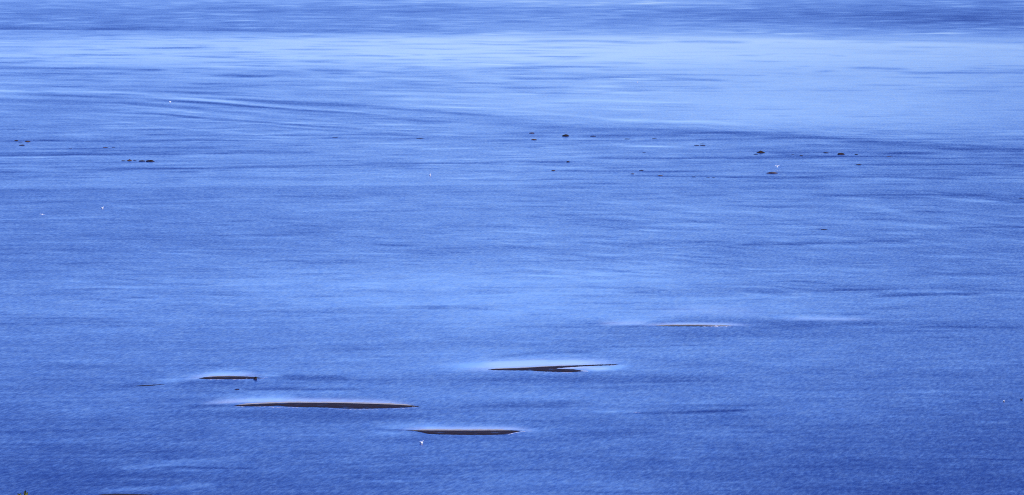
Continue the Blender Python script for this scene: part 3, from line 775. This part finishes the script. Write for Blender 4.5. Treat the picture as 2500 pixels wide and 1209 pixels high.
def flying(u, v, z, rz, lift, label, s=1.0, bank=0.0):
    r = birdroot('gull', u, v, z, rz, label, 'gull', 'white gulls over the bay', s)
    r.rotation_euler = (Matrix.Rotation(bank, 3, 'X') @ Matrix.Rotation(rz, 3, 'Z')).to_euler()
    body = [(-0.34, 0.03, 0.05, 0.006), (-0.25, 0.03, 0.045, 0.014), (-0.15, 0.02, 0.055, 0.045), (0, 0.01, 0.07, 0.065), (0.12, 0.02, 0.06, 0.055), (0.19, 0.04, 0.036, 0.038), (0.24, 0.05, 0.036, 0.036), (0.28, 0.048, 0.018, 0.018)]
    link('body', loft(body), M_WHITE, r)
    for sgn in (1, -1): link('wing', wing_mesh(sgn, lift), M_WHITE, r)
    link('beak', loft([(0.27, 0.046, 0.012, 0.012), (0.33, 0.036, 0.004, 0.004)], 8), M_BEAK, r)
    return r
floating(1029, 1083, math.radians(-40), 'white gull floating just in front of the nearest sand bar', 1.15)
floating(250, 509.6, math.radians(-25), 'white gull floating alone on the left below the long chain of rocks', 1.2)
floating(1050, 429, math.radians(-70), 'white gull floating alone left of the middle of the bay', 1.35)
floating(415, 250, math.radians(-150), 'small distant white gull floating at upper left among curving current lines', 1.25)
floating(1556, 201.6, math.radians(-80), 'tiny most distant white gull on the pale calm water', 1.0)
flying(1898, 406.5, 0.8, math.radians(100), math.radians(34), 'white gull flying with raised wings above the wide flat reddish rock', 1.25, math.radians(48))
flying(103, 524, 1.6, math.radians(82), math.radians(6), 'white gull gliding low with level wings near the left edge', 0.95, math.radians(30))
floating(2451, 981, math.radians(60), 'dark duck with a white side floating near the right edge', 1.0, True, True)
floating(2494, 977, math.radians(20), 'all dark duck floating at the very right edge', 1.05, True, False)

# ------------------------------------------------------------------ shrub on the bluff, its top leaves just inside the lower left corner
def shrub():
    dist = 40.0
    s_ = dist / F_PX
    def at(u, v, dy=0.0):
        d_ = Vector(((u - CX), 0, 0)) * s_
        ang = PITCH
        y_ = -(v - CY)
        fw = Vector((0, math.cos(ang), -math.sin(ang))); up = Vector((0, math.sin(ang), math.cos(ang)))
        return Vector((0, 0, CAM_H)) + fw * dist + d_ + up * (y_ * s_) + Vector((0, dy, 0))
    base = at(40, 1209); base.z -= 1.9
    root = bpy.data.objects.new('shrub', None); sc.collection.objects.link(root); root.location = base
    tag(root, 'olive green shrub with only its top leaves showing in the lower left corner', 'shrub')
    r = random.Random(8)
    tips = [at(61, 1205), at(47, 1208.5), at(20, 1240, 0.2), at(90, 1260, -0.1), at(55, 1290, 0.3), at(5, 1300, -0.2), at(120, 1330, 0.1), at(-40, 1330, 0.1), at(40, 1380, -0.3)]
    stems, leaves, dark = bmesh.new(), bmesh.new(), bmesh.new()
    def tube(bm, pts, r0, r1):
        prev = None
        for i, p in enumerate(pts):
            rr = r0 + (r1 - r0) * i / (len(pts) - 1)
            ring = [bm.verts.new(p + Vector((rr * math.cos(a), rr * math.sin(a), 0))) for a in (0, 1.26, 2.51, 3.77, 5.03)]
            if prev:
                for k_ in range(5): bm.faces.new((prev[k_], prev[(k_ + 1) % 5], ring[(k_ + 1) % 5], ring[k_]))
            prev = ring
    def leaf(bm, p, dirv, L, W):
        side = dirv.cross(Vector((0, 1, 0.25))).normalized() * W
        nrm = side.cross(dirv).normalized() * W * 0.35
        mids = [(0.0, 0.08), (0.3, 0.85), (0.55, 1.0), (0.8, 0.6), (1.0, 0.03)]
        c = [bm.verts.new(p + dirv * L * t + nrm * 0.6) for t, _ in mids]
        l = [bm.verts.new(p + dirv * L * t + side * w_ * 0.5) for t, w_ in mids]
        q = [bm.verts.new(p + dirv * L * t - side * w_ * 0.5) for t, w_ in mids]
        for i in range(4):
            bm.faces.new((c[i], c[i + 1], l[i + 1], l[i])); bm.faces.new((q[i], q[i + 1], c[i + 1], c[i]))
    for ti, tip in enumerate(tips):
        tip = tip - base
        mid = Vector((tip.x * 0.45, tip.y * 0.4, tip.z * 0.5)) + Vector((r.uniform(-.05, .05), r.uniform(-.05, .05), 0))
        pts = [Vector((0, 0, 0)).lerp(mid, t / 4) for t in range(4)] + [mid.lerp(tip, t / 5) for t in range(6)]
        tube(stems, pts, 0.014, 0.002)
        for i, p in enumerate(pts[3:]):
            for _ in range(7):
                dv = Vector((r.uniform(-1, 1), r.uniform(-1, 1), r.uniform(-0.9, 0.35))).normalized()
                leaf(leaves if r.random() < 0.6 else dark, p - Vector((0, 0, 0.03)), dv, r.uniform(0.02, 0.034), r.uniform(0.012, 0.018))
    # the two leaf pairs that reach into the view
    a = at(60, 1211) - base
    leaf(dark, a, Vector((0.15, 0, 1)).normalized(), 0.040, 0.019)
    leaf(leaves, a + Vector((0.006, -0.01, -0.002)), Vector((0.55, 0, 0.9)).normalized(), 0.034, 0.016)
    b = at(50, 1214) - base
    leaf(dark, b, Vector((-0.75, 0, 1)).normalized(), 0.034, 0.016)
    leaf(leaves, b + Vector((0.004, -0.01, 0)), Vector((-0.15, 0, 1)).normalized(), 0.03, 0.014)
    for nm, bm, m in (('stem', stems, M_STEM), ('foliage', leaves, M_LEAF), ('dark_foliage', dark, M_LEAF2)):  # two leaf tones mixed through the whole shrub
        if nm == 'dark_foliage': nm = 'foliage'
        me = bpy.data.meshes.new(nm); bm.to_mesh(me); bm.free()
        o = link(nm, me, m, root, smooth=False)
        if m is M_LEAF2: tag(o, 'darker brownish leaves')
shrub()
